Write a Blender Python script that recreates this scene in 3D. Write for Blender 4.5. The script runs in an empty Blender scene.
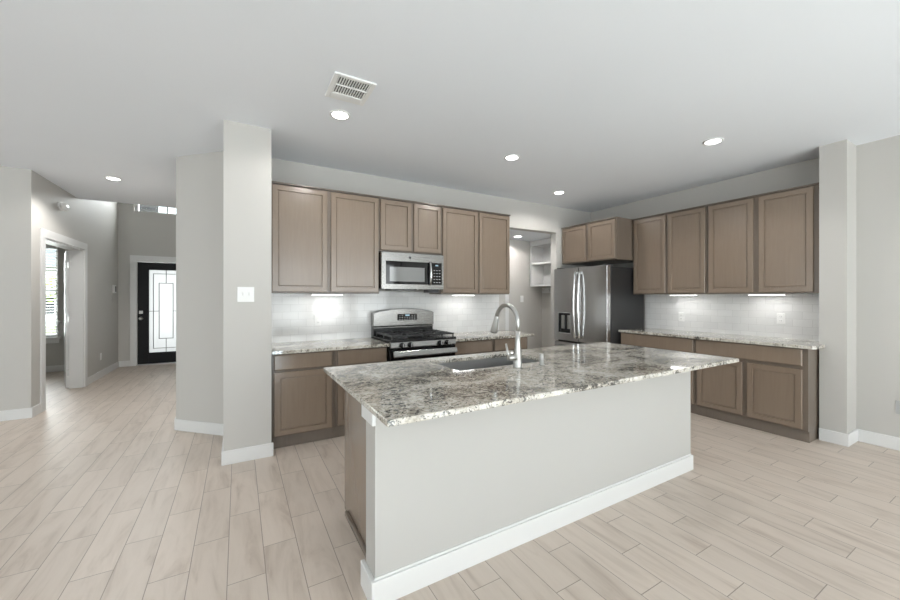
import bpy, bmesh, math, random
from mathutils import Vector, Matrix
random.seed(7)
S = bpy.context.scene
COL = S.collection
PI = math.pi

# ------------------------------------------------------------------ camera
FPX, Y0, YAW, EYE = 367.27, 297.19, 29.958, 1.33
cam_d = bpy.data.cameras.new('camera')
cam = bpy.data.objects.new('camera', cam_d)
COL.objects.link(cam)
cam.location = (0, 0, EYE)
cam.rotation_euler = (PI/2, 0, -math.radians(YAW))
cam_d.sensor_fit = 'HORIZONTAL'
cam_d.sensor_width = 36.0
cam_d.lens = FPX*36/900
cam_d.shift_y = -(300-Y0)/900
cam_d.clip_start = 0.05
S.camera = cam

# ------------------------------------------------------------------ world, daylight, exposure
W = bpy.data.worlds.new('sky')
S.world = W
W.use_nodes = True
bgn = W.node_tree.nodes['Background']
bgn.inputs['Color'].default_value = (0.86, 0.93, 1.0, 1)
bgn.inputs['Strength'].default_value = 3.0
S.view_settings.view_transform = 'Standard'
S.view_settings.look = 'None'
S.view_settings.gamma = 1
S.view_settings.use_curve_mapping = False
S.view_settings.exposure = 0.08
try:
    S.cycles.use_denoising = True
    S.cycles.max_bounces = 10
    S.cycles.diffuse_bounces = 9
    S.cycles.sample_clamp_indirect = 6
except Exception:
    pass

def area_light(name, loc, rot, sx, sy, power, color=(1, 1, 1), parent=None, spread=None):
    d = bpy.data.lights.new(name, 'AREA')
    d.shape = 'RECTANGLE'; d.size = sx; d.size_y = sy; d.energy = power; d.color = color
    if spread: d.spread = spread
    o = bpy.data.objects.new(name, d)
    COL.objects.link(o)
    o.location = loc; o.rotation_euler = rot
    if parent: o.parent = parent
    return o

REAR = -4.6
REAR_WINDOWS = [(-4.9, -3.7), (-3.2, -2.0), (-0.9, 0.3), (0.75, 1.95), (2.15, 3.35), (3.55, 4.75)]
RWZ = (0.10, 2.50)
ADDED_SIDE_WINDOWS = [(-2.6, -1.2), (0.4, 1.8), (3.0, 4.4)]  # unseen windows added to bring in light from the left
for (a, b) in REAR_WINDOWS:
    area_light('window_daylight', ((a+b)/2, REAR-0.25, sum(RWZ)/2), (PI/2, 0, 0), b-a, RWZ[1]-RWZ[0], 45, (0.98, 0.965, 0.975))
for (a, b) in ADDED_SIDE_WINDOWS:
    area_light('window_daylight', (-6.25, (a+b)/2, sum(RWZ)/2), (PI/2, 0, -PI/2), b-a, RWZ[1]-RWZ[0], 9, (0.98, 0.965, 0.975))  # added light through the unseen side windows
# daylight at the entry door, its transom and the office window (front of the house)
area_light('entry_daylight', (-1.235, 9.75, 1.2), (PI/2, 0, PI), 1.2, 2.2, 85, (0.97, 0.98, 1.0))
area_light('transom_daylight', (-1.235, 9.6, 3.35), (math.radians(50), 0, PI), 1.1, 0.7, 70, (0.97, 0.98, 1.0))
area_light('office_daylight', (-3.27, 9.75, 1.5), (PI/2, 0, PI), 1.2, 1.8, 70, (0.97, 0.98, 1.0))
# added sunlight: its floor patch behind the viewer bounces up to the ceiling
bounce_sun_d = bpy.data.lights.new('sun', 'SUN')
bounce_sun_d.energy = 34; bounce_sun_d.angle = 0.02; bounce_sun_d.color = (0.70, 0.86, 1.0)
sun = bpy.data.objects.new('sun', bounce_sun_d); COL.objects.link(sun)
sun.rotation_euler = Vector((-0.10, 0.80, -0.47)).to_track_quat('-Z', 'Y').to_euler()

# ------------------------------------------------------------------ helpers
class MB:
    """collects boxes, prisms, tubes, lathes into one mesh"""
    def __init__(self):
        self.bm = bmesh.new()
    def face(self, vs, smooth=False):
        try:
            f = self.bm.faces.new(vs); f.smooth = smooth
            return f
        except ValueError:
            return None
    def box(self, x0, x1, y0, y1, z0, z1):
        v = [self.bm.verts.new((x, y, z)) for x in (x0, x1) for y in (y0, y1) for z in (z0, z1)]
        for q in ((0, 1, 3, 2), (4, 6, 7, 5), (0, 4, 5, 1), (2, 3, 7, 6), (0, 2, 6, 4), (1, 5, 7, 3)):
            self.face([v[i] for i in q])
        return self
    def obox(self, c, ax, ay, az, M=None):
        """oriented box, half axes ax ay az (vectors)"""
        c, ax, ay, az = map(Vector, (c, ax, ay, az))
        v = [self.bm.verts.new(c+ax*i+ay*j+az*k) for i in (-1, 1) for j in (-1, 1) for k in (-1, 1)]
        for q in ((0, 1, 3, 2), (4, 6, 7, 5), (0, 4, 5, 1), (2, 3, 7, 6), (0, 2, 6, 4), (1, 5, 7, 3)):
            self.face([v[i] for i in q])
        return self
    def prism(self, pts, z0, z1):
        a = [self.bm.verts.new((x, y, z0)) for x, y in pts]
        b = [self.bm.verts.new((x, y, z1)) for x, y in pts]
        self.face(a[::-1]); self.face(b)
        n = len(pts)
        for i in range(n):
            self.face([a[i], a[(i+1) % n], b[(i+1) % n], b[i]])
        return self
    def prism_y(self, pts, y0, y1, smooth=False):
        """outline in x,z extruded along y"""
        a = [self.bm.verts.new((x, y0, z)) for x, z in pts]
        b = [self.bm.verts.new((x, y1, z)) for x, z in pts]
        self.face(a); self.face(b[::-1])
        n = len(pts)
        for i in range(n):
            self.face([a[(i+1) % n], a[i], b[i], b[(i+1) % n]], smooth)
        return self
    def lathe(self, c, prof, axis='z', n=28, smooth=True):
        """prof: list of (radius, height) along axis"""
        c = Vector(c)
        rings = []
        for r, h in prof:
            ring = []
            for i in range(n):
                a = 2*PI*i/n
                p = {'z': (r*math.cos(a), r*math.sin(a), h),
                     'y': (r*math.cos(a), h, r*math.sin(a)),
                     'x': (h, r*math.cos(a), r*math.sin(a))}[axis]
                ring.append(self.bm.verts.new(c+Vector(p)))
            rings.append(ring)
        for a, b in zip(rings, rings[1:]):
            for i in range(n):
                self.face([a[i], a[(i+1) % n], b[(i+1) % n], b[i]], smooth)
        self.face(rings[0][::-1]); self.face(rings[-1])
        return self
    def tube(self, pts, rad, n=16, squash=None):
        pts = [Vector(p) for p in pts]
        if not isinstance(rad, (list, tuple)): rad = [rad]*len(pts)
        t0 = (pts[1]-pts[0]).normalized()
        u = t0.orthogonal().normalized()
        rings = []
        for i, p in enumerate(pts):
            if i == 0: t = pts[1]-pts[0]
            elif i == len(pts)-1: t = pts[-1]-pts[-2]
            else: t = (pts[i+1]-pts[i]).normalized()+(pts[i]-pts[i-1]).normalized()
            t = t.normalized()
            u = (u-t*u.dot(t)).normalized()
            w = t.cross(u)
            rings.append([self.bm.verts.new(p+(u*math.cos(2*PI*k/n)+w*math.sin(2*PI*k/n))*rad[i]) for k in range(n)])
        for a, b in zip(rings, rings[1:]):
            for k in range(n):
                self.face([a[k], a[(k+1) % n], b[(k+1) % n], b[k]], True)
        self.face(rings[0][::-1]); self.face(rings[-1])
        return self
    def rings_xz(self, x0, x1, z0, z1, prof, back):
        """nested rectangles facing -y. prof: list of (inset, y); back: y of the back plane"""
        prev = None
        first = None
        for ins, y in [(0, back)]+list(prof):
            r = [self.bm.verts.new(p) for p in ((x0+ins, y, z0+ins), (x1-ins, y, z0+ins), (x1-ins, y, z1-ins), (x0+ins, y, z1-ins))]
            if prev:
                for i in range(4):
                    self.face([prev[i], prev[(i+1) % 4], r[(i+1) % 4], r[i]])
            else:
                first = r
            prev = r
        self.face(prev); self.face(first[::-1])
        return self
    def build(self, name, mat, parent=None, bevel=0, seg=2, origin=None, fix=True):
        if fix:
            bmesh.ops.recalc_face_normals(self.bm, faces=self.bm.faces[:])
        if origin is not None:
            bmesh.ops.translate(self.bm, verts=self.bm.verts[:], vec=-Vector(origin))
        me = bpy.data.meshes.new(name)
        self.bm.to_mesh(me); self.bm.free()
        me.materials.append(mat)
        o = bpy.data.objects.new(name, me)
        COL.objects.link(o)
        if parent is not None:
            o.parent = parent
        elif origin is not None:
            o.location = origin
        if bevel:
            m = o.modifiers.new('edge', 'BEVEL')
            m.width = bevel; m.segments = seg; m.limit_method = 'ANGLE'; m.angle_limit = math.radians(40)
        return o

def tag(o, label, cat, group=None, kind=None):
    o['label'] = label; o['category'] = cat
    if group: o['group'] = group
    if kind: o['kind'] = kind
    return o

def thing(name, loc, label, cat, rz=0, group=None, kind=None):
    o = bpy.data.objects.new(name, None)
    o.empty_display_size = 0.1
    COL.objects.link(o)
    o.location = loc; o.rotation_euler = (0, 0, rz)
    return tag(o, label, cat, group, kind)

def struct(mb, name, mat, label, cat, bevel=0):
    return tag(mb.build(name, mat, None, bevel), label, cat, None, 'structure')

def copy_tree(o, parent=None):
    c = o.copy(); COL.objects.link(c)
    if parent: c.parent = parent
    for ch in list(o.children):
        copy_tree(ch, c)
    return c

# ------------------------------------------------------------------ materials
def mat(name, col, rough=0.5, metal=0.0, spec=0.5, coat=0.0, emit=None, estr=0):
    m = bpy.data.materials.new(name); m.use_nodes = True
    b = m.node_tree.nodes['Principled BSDF']
    b.inputs['Base Color'].default_value = (*col, 1)
    b.inputs['Roughness'].default_value = rough
    b.inputs['Metallic'].default_value = metal
    b.inputs['Specular IOR Level'].default_value = spec
    b.inputs['Coat Weight'].default_value = coat
    if emit:
        b.inputs['Emission Color'].default_value = (*emit, 1)
        b.inputs['Emission Strength'].default_value = estr
    return m

class NT:
    def __init__(self, m):
        self.t = m.node_tree; self.n = self.t.nodes; self.l = self.t.links
        self.b = self.n['Principled BSDF']
    def new(self, kind, **kw):
        n = self.n.new(kind)
        for k, v in kw.items(): setattr(n, k, v)
        return n
    def link(self, a, b): self.l.new(a, b)
    def math(self, op, a, b=None, c=None):
        n = self.new('ShaderNodeMath', operation=op)
        for i, v in enumerate((a, b, c)):
            if v is None: continue
            if isinstance(v, (int, float)): n.inputs[i].default_value = v
            else: self.link(v, n.inputs[i])
        return n.outputs[0]
    def coord(self, scale=(1, 1, 1), rot=(0, 0, 0)):
        tc = self.new('ShaderNodeTexCoord'); mp = self.new('ShaderNodeMapping')
        mp.inputs['Scale'].default_value = scale; mp.inputs['Rotation'].default_value = rot
        self.link(tc.outputs['Object'], mp.inputs['Vector'])
        return mp.outputs['Vector']
    def noise(self, vec, scale, detail=3, rough=0.5, dist=0):
        n = self.new('ShaderNodeTexNoise')
        n.inputs['Scale'].default_value = scale; n.inputs['Detail'].default_value = detail
        n.inputs['Roughness'].default_value = rough; n.inputs['Distortion'].default_value = dist
        if vec is not None: self.link(vec, n.inputs['Vector'])
        return n.outputs['Fac']
    def ramp(self, fac, stops):
        r = self.new('ShaderNodeValToRGB')
        el = r.color_ramp.elements
        while len(el) < len(stops): el.new(0.5)
        for e, (p, c) in zip(el, stops):
            e.position = p; e.color = (*c, 1) if len(c) == 3 else c
        self.link(fac, r.inputs['Fac'])
        return r.outputs['Color']
    def mix(self, fac, a, b, blend='MIX'):
        n = self.new('ShaderNodeMix', data_type='RGBA', blend_type=blend)
        for s, v in ((0, fac), (6, a), (7, b)):
            if isinstance(v, (int, float)): n.inputs[s].default_value = v
            elif isinstance(v, tuple): n.inputs[s].default_value = (*v, 1)
            else: self.link(v, n.inputs[s])
        return n.outputs[2]
    def bump(self, h, strength=0.2, dist=0.002):
        n = self.new('ShaderNodeBump')
        n.inputs['Strength'].default_value = strength; n.inputs['Distance'].default_value = dist
        self.link(h, n.inputs['Height'])
        self.link(n.outputs['Normal'], self.b.inputs['Normal'])

def paint(name, col, rough=0.6):
    m = mat(name, col, rough, spec=0.3); t = NT(m)
    v = t.coord()
    f = t.noise(v, 1.3, 2)
    c = t.mix(f, tuple(x*0.985 for x in col), tuple(min(1, x*1.015) for x in col))
    t.link(c, t.b.inputs['Base Color'])
    t.bump(t.noise(v, 220, 3), 0.12, 0.001)
    return m

WALL = paint('wall_paint', (0.520, 0.505, 0.480))
CEIL = paint('ceiling_paint', (0.80, 0.825, 0.865), 0.8)
TRIM = mat('trim_paint', (0.70, 0.70, 0.695), 0.35)
ISLAND = paint('island_paint', (0.478, 0.466, 0.445))

def floor_material():
    m = mat('wood_look_tile', (0.5, 0.45, 0.4), 0.42, spec=0.4); t = NT(m)
    PW, PL = 0.1605, 0.615
    tc = t.new('ShaderNodeTexCoord'); sx = t.new('ShaderNodeSeparateXYZ')
    t.link(tc.outputs['Object'], sx.inputs[0])
    u = t.math('DIVIDE', t.math('ADD', sx.outputs['X'], 0.045+PW*100), PW)
    row = t.math('FLOOR', u)
    v0 = t.math('DIVIDE', t.math('ADD', sx.outputs['Y'], 40*PL-2.594), PL)
    v = t.math('ADD', v0, t.math('MULTIPLY', row, -0.34))
    # constant so that the plank just right of x=-0.045 has its joint at y=2.594
    v = t.math('ADD', v, (0.34*100) % 1.0)
    vi = t.math('FLOOR', v)
    fu = t.math('FRACT', u); fv = t.math('FRACT', v)
    du = t.math('MULTIPLY', t.math('MINIMUM', fu, t.math('SUBTRACT', 1.0, fu)), PW)
    dv = t.math('MULTIPLY', t.math('MINIMUM', fv, t.math('SUBTRACT', 1.0, fv)), PL)
    d = t.math('MINIMUM', du, dv)
    gap = t.math('LESS_THAN', d, 0.0019)
    cid = t.new('ShaderNodeCombineXYZ'); t.link(row, cid.inputs[0]); t.link(vi, cid.inputs[1])
    wn = t.new('ShaderNodeTexWhiteNoise', noise_dimensions='2D'); t.link(cid.outputs[0], wn.inputs['Vector'])
    # grain: stretched noise, shifted per plank
    off = t.new('ShaderNodeVectorMath', operation='SCALE'); t.link(wn.outputs['Color'], off.inputs[0]); off.inputs['Scale'].default_value = 37
    add = t.new('ShaderNodeVectorMath', operation='ADD'); t.link(tc.outputs['Object'], add.inputs[0]); t.link(off.outputs[0], add.inputs[1])
    mp = t.new('ShaderNodeMapping'); mp.inputs['Scale'].default_value = (7, 1.1, 1); t.link(add.outputs[0], mp.inputs['Vector'])
    g1 = t.noise(mp.outputs[0], 1.6, 5, 0.6, 0.9)
    mp2 = t.new('ShaderNodeMapping'); mp2.inputs['Scale'].default_value = (60, 3, 1); t.link(add.outputs[0], mp2.inputs['Vector'])
    g2 = t.noise(mp2.outputs[0], 1.5, 3, 0.6, 0.3)
    base = t.ramp(g1, [(0.27, (0.44, 0.365, 0.308)), (0.42, (0.555, 0.478, 0.412)), (0.52, (0.600, 0.522, 0.455)), (0.7, (0.630, 0.552, 0.484))])
    tone = t.ramp(wn.outputs['Value'], [(0.0, (0.955, 0.955, 0.955)), (1.0, (1.03, 1.03, 1.03))])
    c = t.mix(1.0, base, tone, 'MULTIPLY')
    c = t.mix(t.math('MULTIPLY', g2, 0.12), c, (0.42, 0.35, 0.29))
    c = t.mix(gap, c, (0.285, 0.245, 0.21))
    t.link(c, t.b.inputs['Base Color'])
    h = t.math('MINIMUM', t.math('DIVIDE', d, 0.004), 1.0)
    h2 = t.math('ADD', h, t.math('MULTIPLY', g2, 0.06))
    t.bump(h2, 0.35, 0.0015)
    t.link(t.math('ADD', 0.34, t.math('MULTIPLY', g1, 0.16)), t.b.inputs['Roughness'])
    return m
FLOOR = floor_material()

def wood(name, c0, c1, rough=0.27):
    m = mat(name, c0, rough, spec=0.45); t = NT(m)
    t.b.inputs['Coat Weight'].default_value = 0.55; t.b.inputs['Coat Roughness'].default_value = 0.16
    v = t.coord((14, 14, 1.1))
    a = t.noise(v, 2.2, 5, 0.6, 1.2)
    b = t.noise(t.coord((120, 120, 4)), 2.0, 2)
    c = t.mix(a, c0, c1)
    c = t.mix(t.math('MULTIPLY', b, 0.18), c, tuple(x*0.7 for x in c0))
    t.link(c, t.b.inputs['Base Color'])
    t.bump(b, 0.06, 0.0008)
    return m
CAB = wood('taupe_stained_wood', (0.212, 0.159, 0.118), (0.258, 0.199, 0.151))
CABIN = wood('taupe_stained_case', (0.145, 0.113, 0.087), (0.175, 0.138, 0.108), 0.45)
TOE = wood('dark_stained_kick', (0.16, 0.13, 0.105), (0.20, 0.165, 0.135), 0.5)

def granite():
    m = mat('speckled_granite', (0.5, 0.5, 0.5), 0.05, spec=0.8); t = NT(m)
    v = t.coord((1.0, 1.35, 1.0), (0, 0, 0.3))
    big = t.noise(v, 2.6, 4, 0.6, 0.8)
    n1 = t.noise(v, 18, 8, 0.72, 1.8)
    n2 = t.noise(v, 27, 7, 0.74, 2.0)
    n3 = t.noise(v, 110, 3, 0.6)
    bias = t.math('MULTIPLY', t.math('SUBTRACT', big, 0.5), 0.42)
    c = t.ramp(t.math('ADD', n1, bias), [(0.30, (0.24, 0.22, 0.19)), (0.42, (0.43, 0.395, 0.335)), (0.52, (0.58, 0.545, 0.48)), (0.64, (0.70, 0.68, 0.64)), (0.75, (0.78, 0.77, 0.74))])
    fleck = t.ramp(t.math('ADD', n2, bias), [(0.442, (1, 1, 1)), (0.468, (0, 0, 0))])
    c = t.mix(t.math('MULTIPLY', fleck, 0.88), c, (0.04, 0.039, 0.037))
    fl2 = t.ramp(n3, [(0.34, (1, 1, 1)), (0.40, (0, 0, 0))])
    c = t.mix(t.math('MULTIPLY', fl2, 0.55), c, (0.16, 0.15, 0.14))
    t.link(c, t.b.inputs['Base Color'])
    return m
GRANITE = granite()

def tiles(name, axis):
    m = mat(name, (0.72, 0.72, 0.71), 0.07, spec=0.6); t = NT(m)
    tc = t.new('ShaderNodeTexCoord'); s = t.new('ShaderNodeSeparateXYZ'); cb = t.new('ShaderNodeCombineXYZ')
    t.link(tc.outputs['Object'], s.inputs[0])
    t.link(s.outputs[axis], cb.inputs[0]); t.link(s.outputs['Z'], cb.inputs[1])
    b = t.new('ShaderNodeTexBrick')
    b.offset = 0.5; b.offset_frequency = 2
    b.inputs['Color1'].default_value = (0.68, 0.68, 0.675, 1); b.inputs['Color2'].default_value = (0.74, 0.74, 0.735, 1)
    b.inputs['Mortar'].default_value = (0.56, 0.56, 0.55, 1)
    b.inputs['Scale'].default_value = 1.0; b.inputs['Mortar Size'].default_value = 0.0018; b.inputs['Mortar Smooth'].default_value = 0.4
    b.inputs['Brick Width'].default_value = 0.155; b.inputs['Row Height'].default_value = 0.0785
    t.link(cb.outputs[0], b.inputs['Vector'])
    t.link(b.outputs['Color'], t.b.inputs['Base Color'])
    w = t.noise(cb.outputs[0], 7, 2)
    bc = t.new('ShaderNodeSeparateColor'); t.link(b.outputs['Color'], bc.inputs[0])
    h = t.math('ADD', t.math('MULTIPLY', b.outputs['Fac'], -1.0), t.math('MULTIPLY', w, 0.9))
    t.bump(h, 0.3, 0.002)
    return m
TILE_X = tiles('white_subway_tile_x', 'X')
TILE_Y = tiles('white_subway_tile_y', 'Y')

def brushed(name, col, rough, axis_scale):
    m = mat(name, col, rough, 1.0); t = NT(m)
    v = t.coord(axis_scale)
    n = t.noise(v, 3, 3, 0.6)
    t.link(t.math('ADD', rough-0.05, t.math('MULTIPLY', n, 0.1)), t.b.inputs['Roughness'])
    t.bump(n, 0.03, 0.0006)
    return m
STEEL = brushed('brushed_stainless', (0.29, 0.285, 0.275), 0.27, (2, 200, 200))
STEELD = brushed('dark_stainless', (0.56, 0.56, 0.56), 0.24, (200, 200, 2))
SINKM = brushed('sink_stainless', (0.50, 0.50, 0.50), 0.32, (60, 4, 60))
CHROME = mat('polished_chrome', (0.78, 0.78, 0.78), 0.10, 1.0)
NICKEL = mat('satin_nickel', (0.52, 0.515, 0.50), 0.30, 1.0)
BLACK = mat('black_enamel', (0.012, 0.012, 0.013), 0.25)
BLACKG = mat('black_glass', (0.008, 0.008, 0.009), 0.05, spec=0.35)
IRON = mat('cast_iron', (0.024, 0.024, 0.025), 0.34)
DARKS = mat('dark_painted_side', (0.017, 0.017, 0.018), 0.36)
PLASTIC = mat('white_plastic', (0.80, 0.80, 0.79), 0.35)
GREYP = mat('grey_plastic', (0.42, 0.42, 0.42), 0.4)
DGREY = mat('dark_grey_plastic', (0.055, 0.055, 0.058), 0.4)
MWGLASS = mat('microwave_window', (0.21, 0.215, 0.215), 0.07, spec=0.9)
DOORB = mat('black_door_paint', (0.008, 0.008, 0.009), 0.5, spec=0.25)
CAME = mat('lead_came', (0.10, 0.10, 0.10), 0.4, 0.6)
LENS = mat('lit_lens', (1, 1, 1), 0.5, emit=(1.0, 0.985, 0.955), estr=9)
STRIPL = mat('lit_strip', (1, 1, 1), 0.5, emit=(1.0, 0.99, 0.965), estr=5)
BLINDM = mat('blind_white', (0.82, 0.82, 0.80), 0.5)
LEAF = mat('leaf_green', (0.26, 0.30, 0.05), 0.6)
BARK = mat('bark', (0.10, 0.075, 0.055), 0.8)
BRICKM = mat('house_siding', (0.44, 0.42, 0.40), 0.8)
SHINGLE = mat('grey_shingles', (0.09, 0.09, 0.095), 0.85)
PAVE = mat('pale_concrete', (0.60, 0.59, 0.56), 0.85)
GRASSM = mat('lawn_green', (0.14, 0.17, 0.06), 0.9)
DISPLAY = mat('display_glow', (0.02, 0.02, 0.02), 0.2, emit=(0.5, 0.75, 0.9), estr=0.6)

def glass_mat(name, refl=0.07):
    m = bpy.data.materials.new(name); m.use_nodes = True
    t = m.node_tree; t.nodes.clear()
    o = t.nodes.new('ShaderNodeOutputMaterial'); mx = t.nodes.new('ShaderNodeMixShader')
    a = t.nodes.new('ShaderNodeBsdfTransparent'); g = t.nodes.new('ShaderNodeBsdfGlossy')
    a.inputs['Color'].default_value = (0.95, 0.97, 0.96, 1); g.inputs['Roughness'].default_value = 0.01
    mx.inputs[0].default_value = refl
    t.links.new(a.outputs[0], mx.inputs[1]); t.links.new(g.outputs[0], mx.inputs[2]); t.links.new(mx.outputs[0], o.inputs[0])
    return m
GLASS = glass_mat('clear_glass')
BRICKP = mat('dark_brick', (0.1, 0.1, 0.1), 0.85); _t = NT(BRICKP)
_b = _t.new('ShaderNodeTexBrick'); _tc = _t.new('ShaderNodeTexCoord'); _s = _t.new('ShaderNodeSeparateXYZ'); _c = _t.new('ShaderNodeCombineXYZ')
_t.link(_tc.outputs['Object'], _s.inputs[0]); _t.link(_s.outputs['X'], _c.inputs[0]); _t.link(_s.outputs['Z'], _c.inputs[1]); _t.link(_c.outputs[0], _b.inputs['Vector'])
_b.inputs['Color1'].default_value = (0.02, 0.02, 0.021, 1); _b.inputs['Color2'].default_value = (0.05, 0.05, 0.052, 1); _b.inputs['Mortar'].default_value = (0.12, 0.12, 0.12, 1)
_b.inputs['Scale'].default_value = 1; _b.inputs['Brick Width'].default_value = 0.2; _b.inputs['Row Height'].default_value = 0.07; _b.inputs['Mortar Size'].default_value = 0.006
_t.link(_b.outputs['Color'], _t.b.inputs['Base Color'])

def frosted():
    m = bpy.data.materials.new('frosted_glass'); m.use_nodes = True
    t = m.node_tree; t.nodes.clear()
    o = t.nodes.new('ShaderNodeOutputMaterial'); mx = t.nodes.new('ShaderNodeMixShader')
    a = t.nodes.new('ShaderNodeBsdfTranslucent'); g = t.nodes.new('ShaderNodeBsdfGlossy')
    a.inputs['Color'].default_value = (0.33, 0.335, 0.33, 1); g.inputs['Roughness'].default_value = 0.15
    mx.inputs[0].default_value = 0.05
    t.links.new(a.outputs[0], mx.inputs[1]); t.links.new(g.outputs[0], mx.inputs[2]); t.links.new(mx.outputs[0], o.inputs[0])
    return m
FROST = frosted()

# ------------------------------------------------------------------ setting: shell
H = 2.737
WB = 4.118           # stove wall plane
XR = 5.07            # niche wall plane
XR2 = 4.97           # wall beside the column
struct(MB().box(-6.2, 5.4, REAR-0.15, 9.35, -0.12, 0), 'floor', FLOOR, 'greige wood-look plank tile floor with staggered joints', 'floor')
struct(MB().box(-6.2, 5.4, REAR-0.15, 7.2, H, H+0.12).box(-6.2, -2.13, 7.2, 9.35, H, H+0.12), 'ceiling', CEIL, 'flat pale grey ceiling over kitchen and living area', 'ceiling')
struct(MB().box(-2.13, -0.3, 7.2, 9.35, 4.0, 4.1), 'ceiling_foyer', CEIL, 'high ceiling of the foyer beyond the hall', 'ceiling')
struct(MB().box(-2.13, -0.3, 7.1, 7.2, H+0.12, 4.0), 'wall_foyer_upper', WALL, 'upper foyer wall above the edge of the low ceiling', 'wall')

# stove wall with the pass-through to the nook
struct(MB().box(0.241, 3.28, WB, WB+0.12, 0, H).box(3.28, 4.28, WB, WB+0.12, 2.33, H).box(4.28, 5.2, WB, WB+0.12, 0, H),
       'wall_stove', WALL, 'pale wall behind the range with an opening beside the fridge', 'wall')
struct(MB().box(-0.102, 0.241, 3.414, 4.24, 0, H), 'wall_pillar', WALL, 'square wall end with a two-switch plate left of the cabinets', 'wall')
struct(MB().prism([(-0.11, 4.14), (-0.11, 4.24), (-0.44, 4.62), (-0.44, 9.2), (-0.540, 9.2), (-0.540, 4.56)], 0, H).box(-0.540, -0.44, 7.2, 9.2, H, 4.0),
       'wall_angled', WALL, 'angled grey wall turning from the pillar into the hall', 'wall')
# nook
struct(MB().box(2.9, 5.0, 5.0, 5.1, 0, 2.45).box(4.83, 5.0, WB+0.12, 5.0, 0, 2.45).box(2.9, 3.0, WB+0.12, 5.0, 0, 2.45), 'wall_nook', WALL, 'walls of the small nook seen through the opening', 'wall')
struct(MB().box(3.0, 4.83, WB+0.12, 5.0, 2.33, 2.45), 'ceiling_nook', CEIL, 'lowered ceiling inside the nook', 'ceiling')
# right side
struct(MB().box(XR, XR+0.13, 1.25, 5.1, 0, H), 'wall_right_niche', WALL, 'wall behind the right-hand cabinets and fridge', 'wall')
struct(MB().box(4.70, XR+0.13, 1.07, 1.25, 0, H), 'wall_pillar_right', WALL, 'wall return standing at the end of the right-hand cabinets', 'wall')
struct(MB().box(XR2, XR2+0.13, REAR, 1.07, 0, H), 'wall_right', WALL, 'plain pale wall at the right edge of the picture', 'wall')
# left side
struct(MB().box(-6.0, -1.98, 5.82, 5.97, 0, H), 'wall_left', WALL, 'pale wall at the left edge before the hall', 'wall')
LO0, LO1 = 6.12, 7.40   # opening of the office in the hall wall
struct(MB().box(-2.13, -1.98, 5.97, LO0, 0, H).box(-2.13, -1.98, LO0, LO1, 2.035, H).box(-2.13, -1.98, LO1, 9.2, 0, H).box(-2.13, -1.98, 7.2, 9.2, H, 4.0),
       'wall_hall', WALL, 'hall wall with the white cased office doorway', 'wall')
# front wall (front door, transom, office window)
DX0, DX1 = -1.712, -0.80
TX0, TX1, TZ0, TZ1 = -1.74, -0.73, 3.00, 3.5
OX0, OX1, OZ0, OZ1 = -3.75, -2.80, 0.62, 2.26
struct(MB().box(-6.0, OX0, 9.2, 9.35, 0, H).box(OX0, OX1, 9.2, 9.35, 0, OZ0).box(OX0, OX1, 9.2, 9.35, OZ1, H).box(OX1, DX0, 9.2, 9.35, 0, H)
       .box(DX0, DX1, 9.2, 9.35, 2.03, H).box(DX1, -0.3, 9.2, 9.35, 0, H)
       .box(-2.13, TX0, 9.2, 9.35, H, 4.0).box(TX1, -0.3, 9.2, 9.35, H, 4.0).box(TX0, TX1, 9.2, 9.35, H, TZ0).box(TX0, TX1, 9.2, 9.35, TZ1, 4.0),
       'wall_front', WALL, 'grey front wall with the black entry door', 'wall')
# rear and side walls behind the camera, with windows
def wall_with_windows(axis, c0, c1, lo, hi, wins):
    mb = MB(); z0, z1 = RWZ
    def b(a0, a1, za, zb):
        if axis == 'x': mb.box(a0, a1, c0, c1, za, zb)
        else: mb.box(c0, c1, a0, a1, za, zb)
    p = lo
    for a, bb in wins:
        b(p, a, 0, H); b(a, bb, 0, z0); b(a, bb, z1, H); p = bb
    b(p, hi, 0, H)
    return mb
struct(wall_with_windows('x', REAR-0.15, REAR, -6.15, XR2+0.13, REAR_WINDOWS), 'wall_rear', WALL, 'living room wall behind the viewer with tall windows', 'wall')
struct(wall_with_windows('y', -6.15, -6.0, REAR, 9.35, ADDED_SIDE_WINDOWS), 'wall_side', WALL, 'far side wall of the living room with added windows', 'wall')

wn = [1]
def window(lo, hi, axis, c, z0, z1, label):
    r = thing('window_%d' % wn[0], ((lo+hi)/2, c, z0) if axis == 'x' else (c, (lo+hi)/2, z0), label, 'window', 0 if axis == 'x' else PI/2, None, 'structure')
    wn[0] += 1
    w, h = (hi-lo)/2, z1-z0
    f = MB()
    t, d = 0.045, 0.035
    f.box(-w, -w+t, -d, d, 0, h).box(w-t, w, -d, d, 0, h).box(-w+t, w-t, -d, d, 0, t).box(-w+t, w-t, -d, d, h-t, h)
    f.build('frame', TRIM, r)
    s = MB(); zm = h*0.5
    s.box(-w+t, w-t, -0.022, 0.022, zm-0.025, zm+0.025)
    s.build('meeting_rail', TRIM, r)
    for za, zb in ((t, zm-0.025), (zm+0.025, h-t)):
        MB().box(-w+t, w-t, -0.003, 0.003, za, zb).build('pane', GLASS, r)
    return r
window(OX0, OX1, 'x', 9.30, OZ0, OZ1, 'office window behind white blinds seen through the hall doorway')
ORD = ['sixth', 'fifth', 'fourth', 'third', 'second', 'first']
for (a, b), q in zip(REAR_WINDOWS, ORD): window(a, b, 'x', REAR-0.09, RWZ[0], RWZ[1], 'tall window in the rear wall, %s from the right wall' % q)
for (a, b), q in zip(ADDED_SIDE_WINDOWS, ORD[3:]): window(a, b, 'y', -6.09, RWZ[0], RWZ[1], 'added tall window in the far side wall, %s from the hall end' % q)
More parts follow.
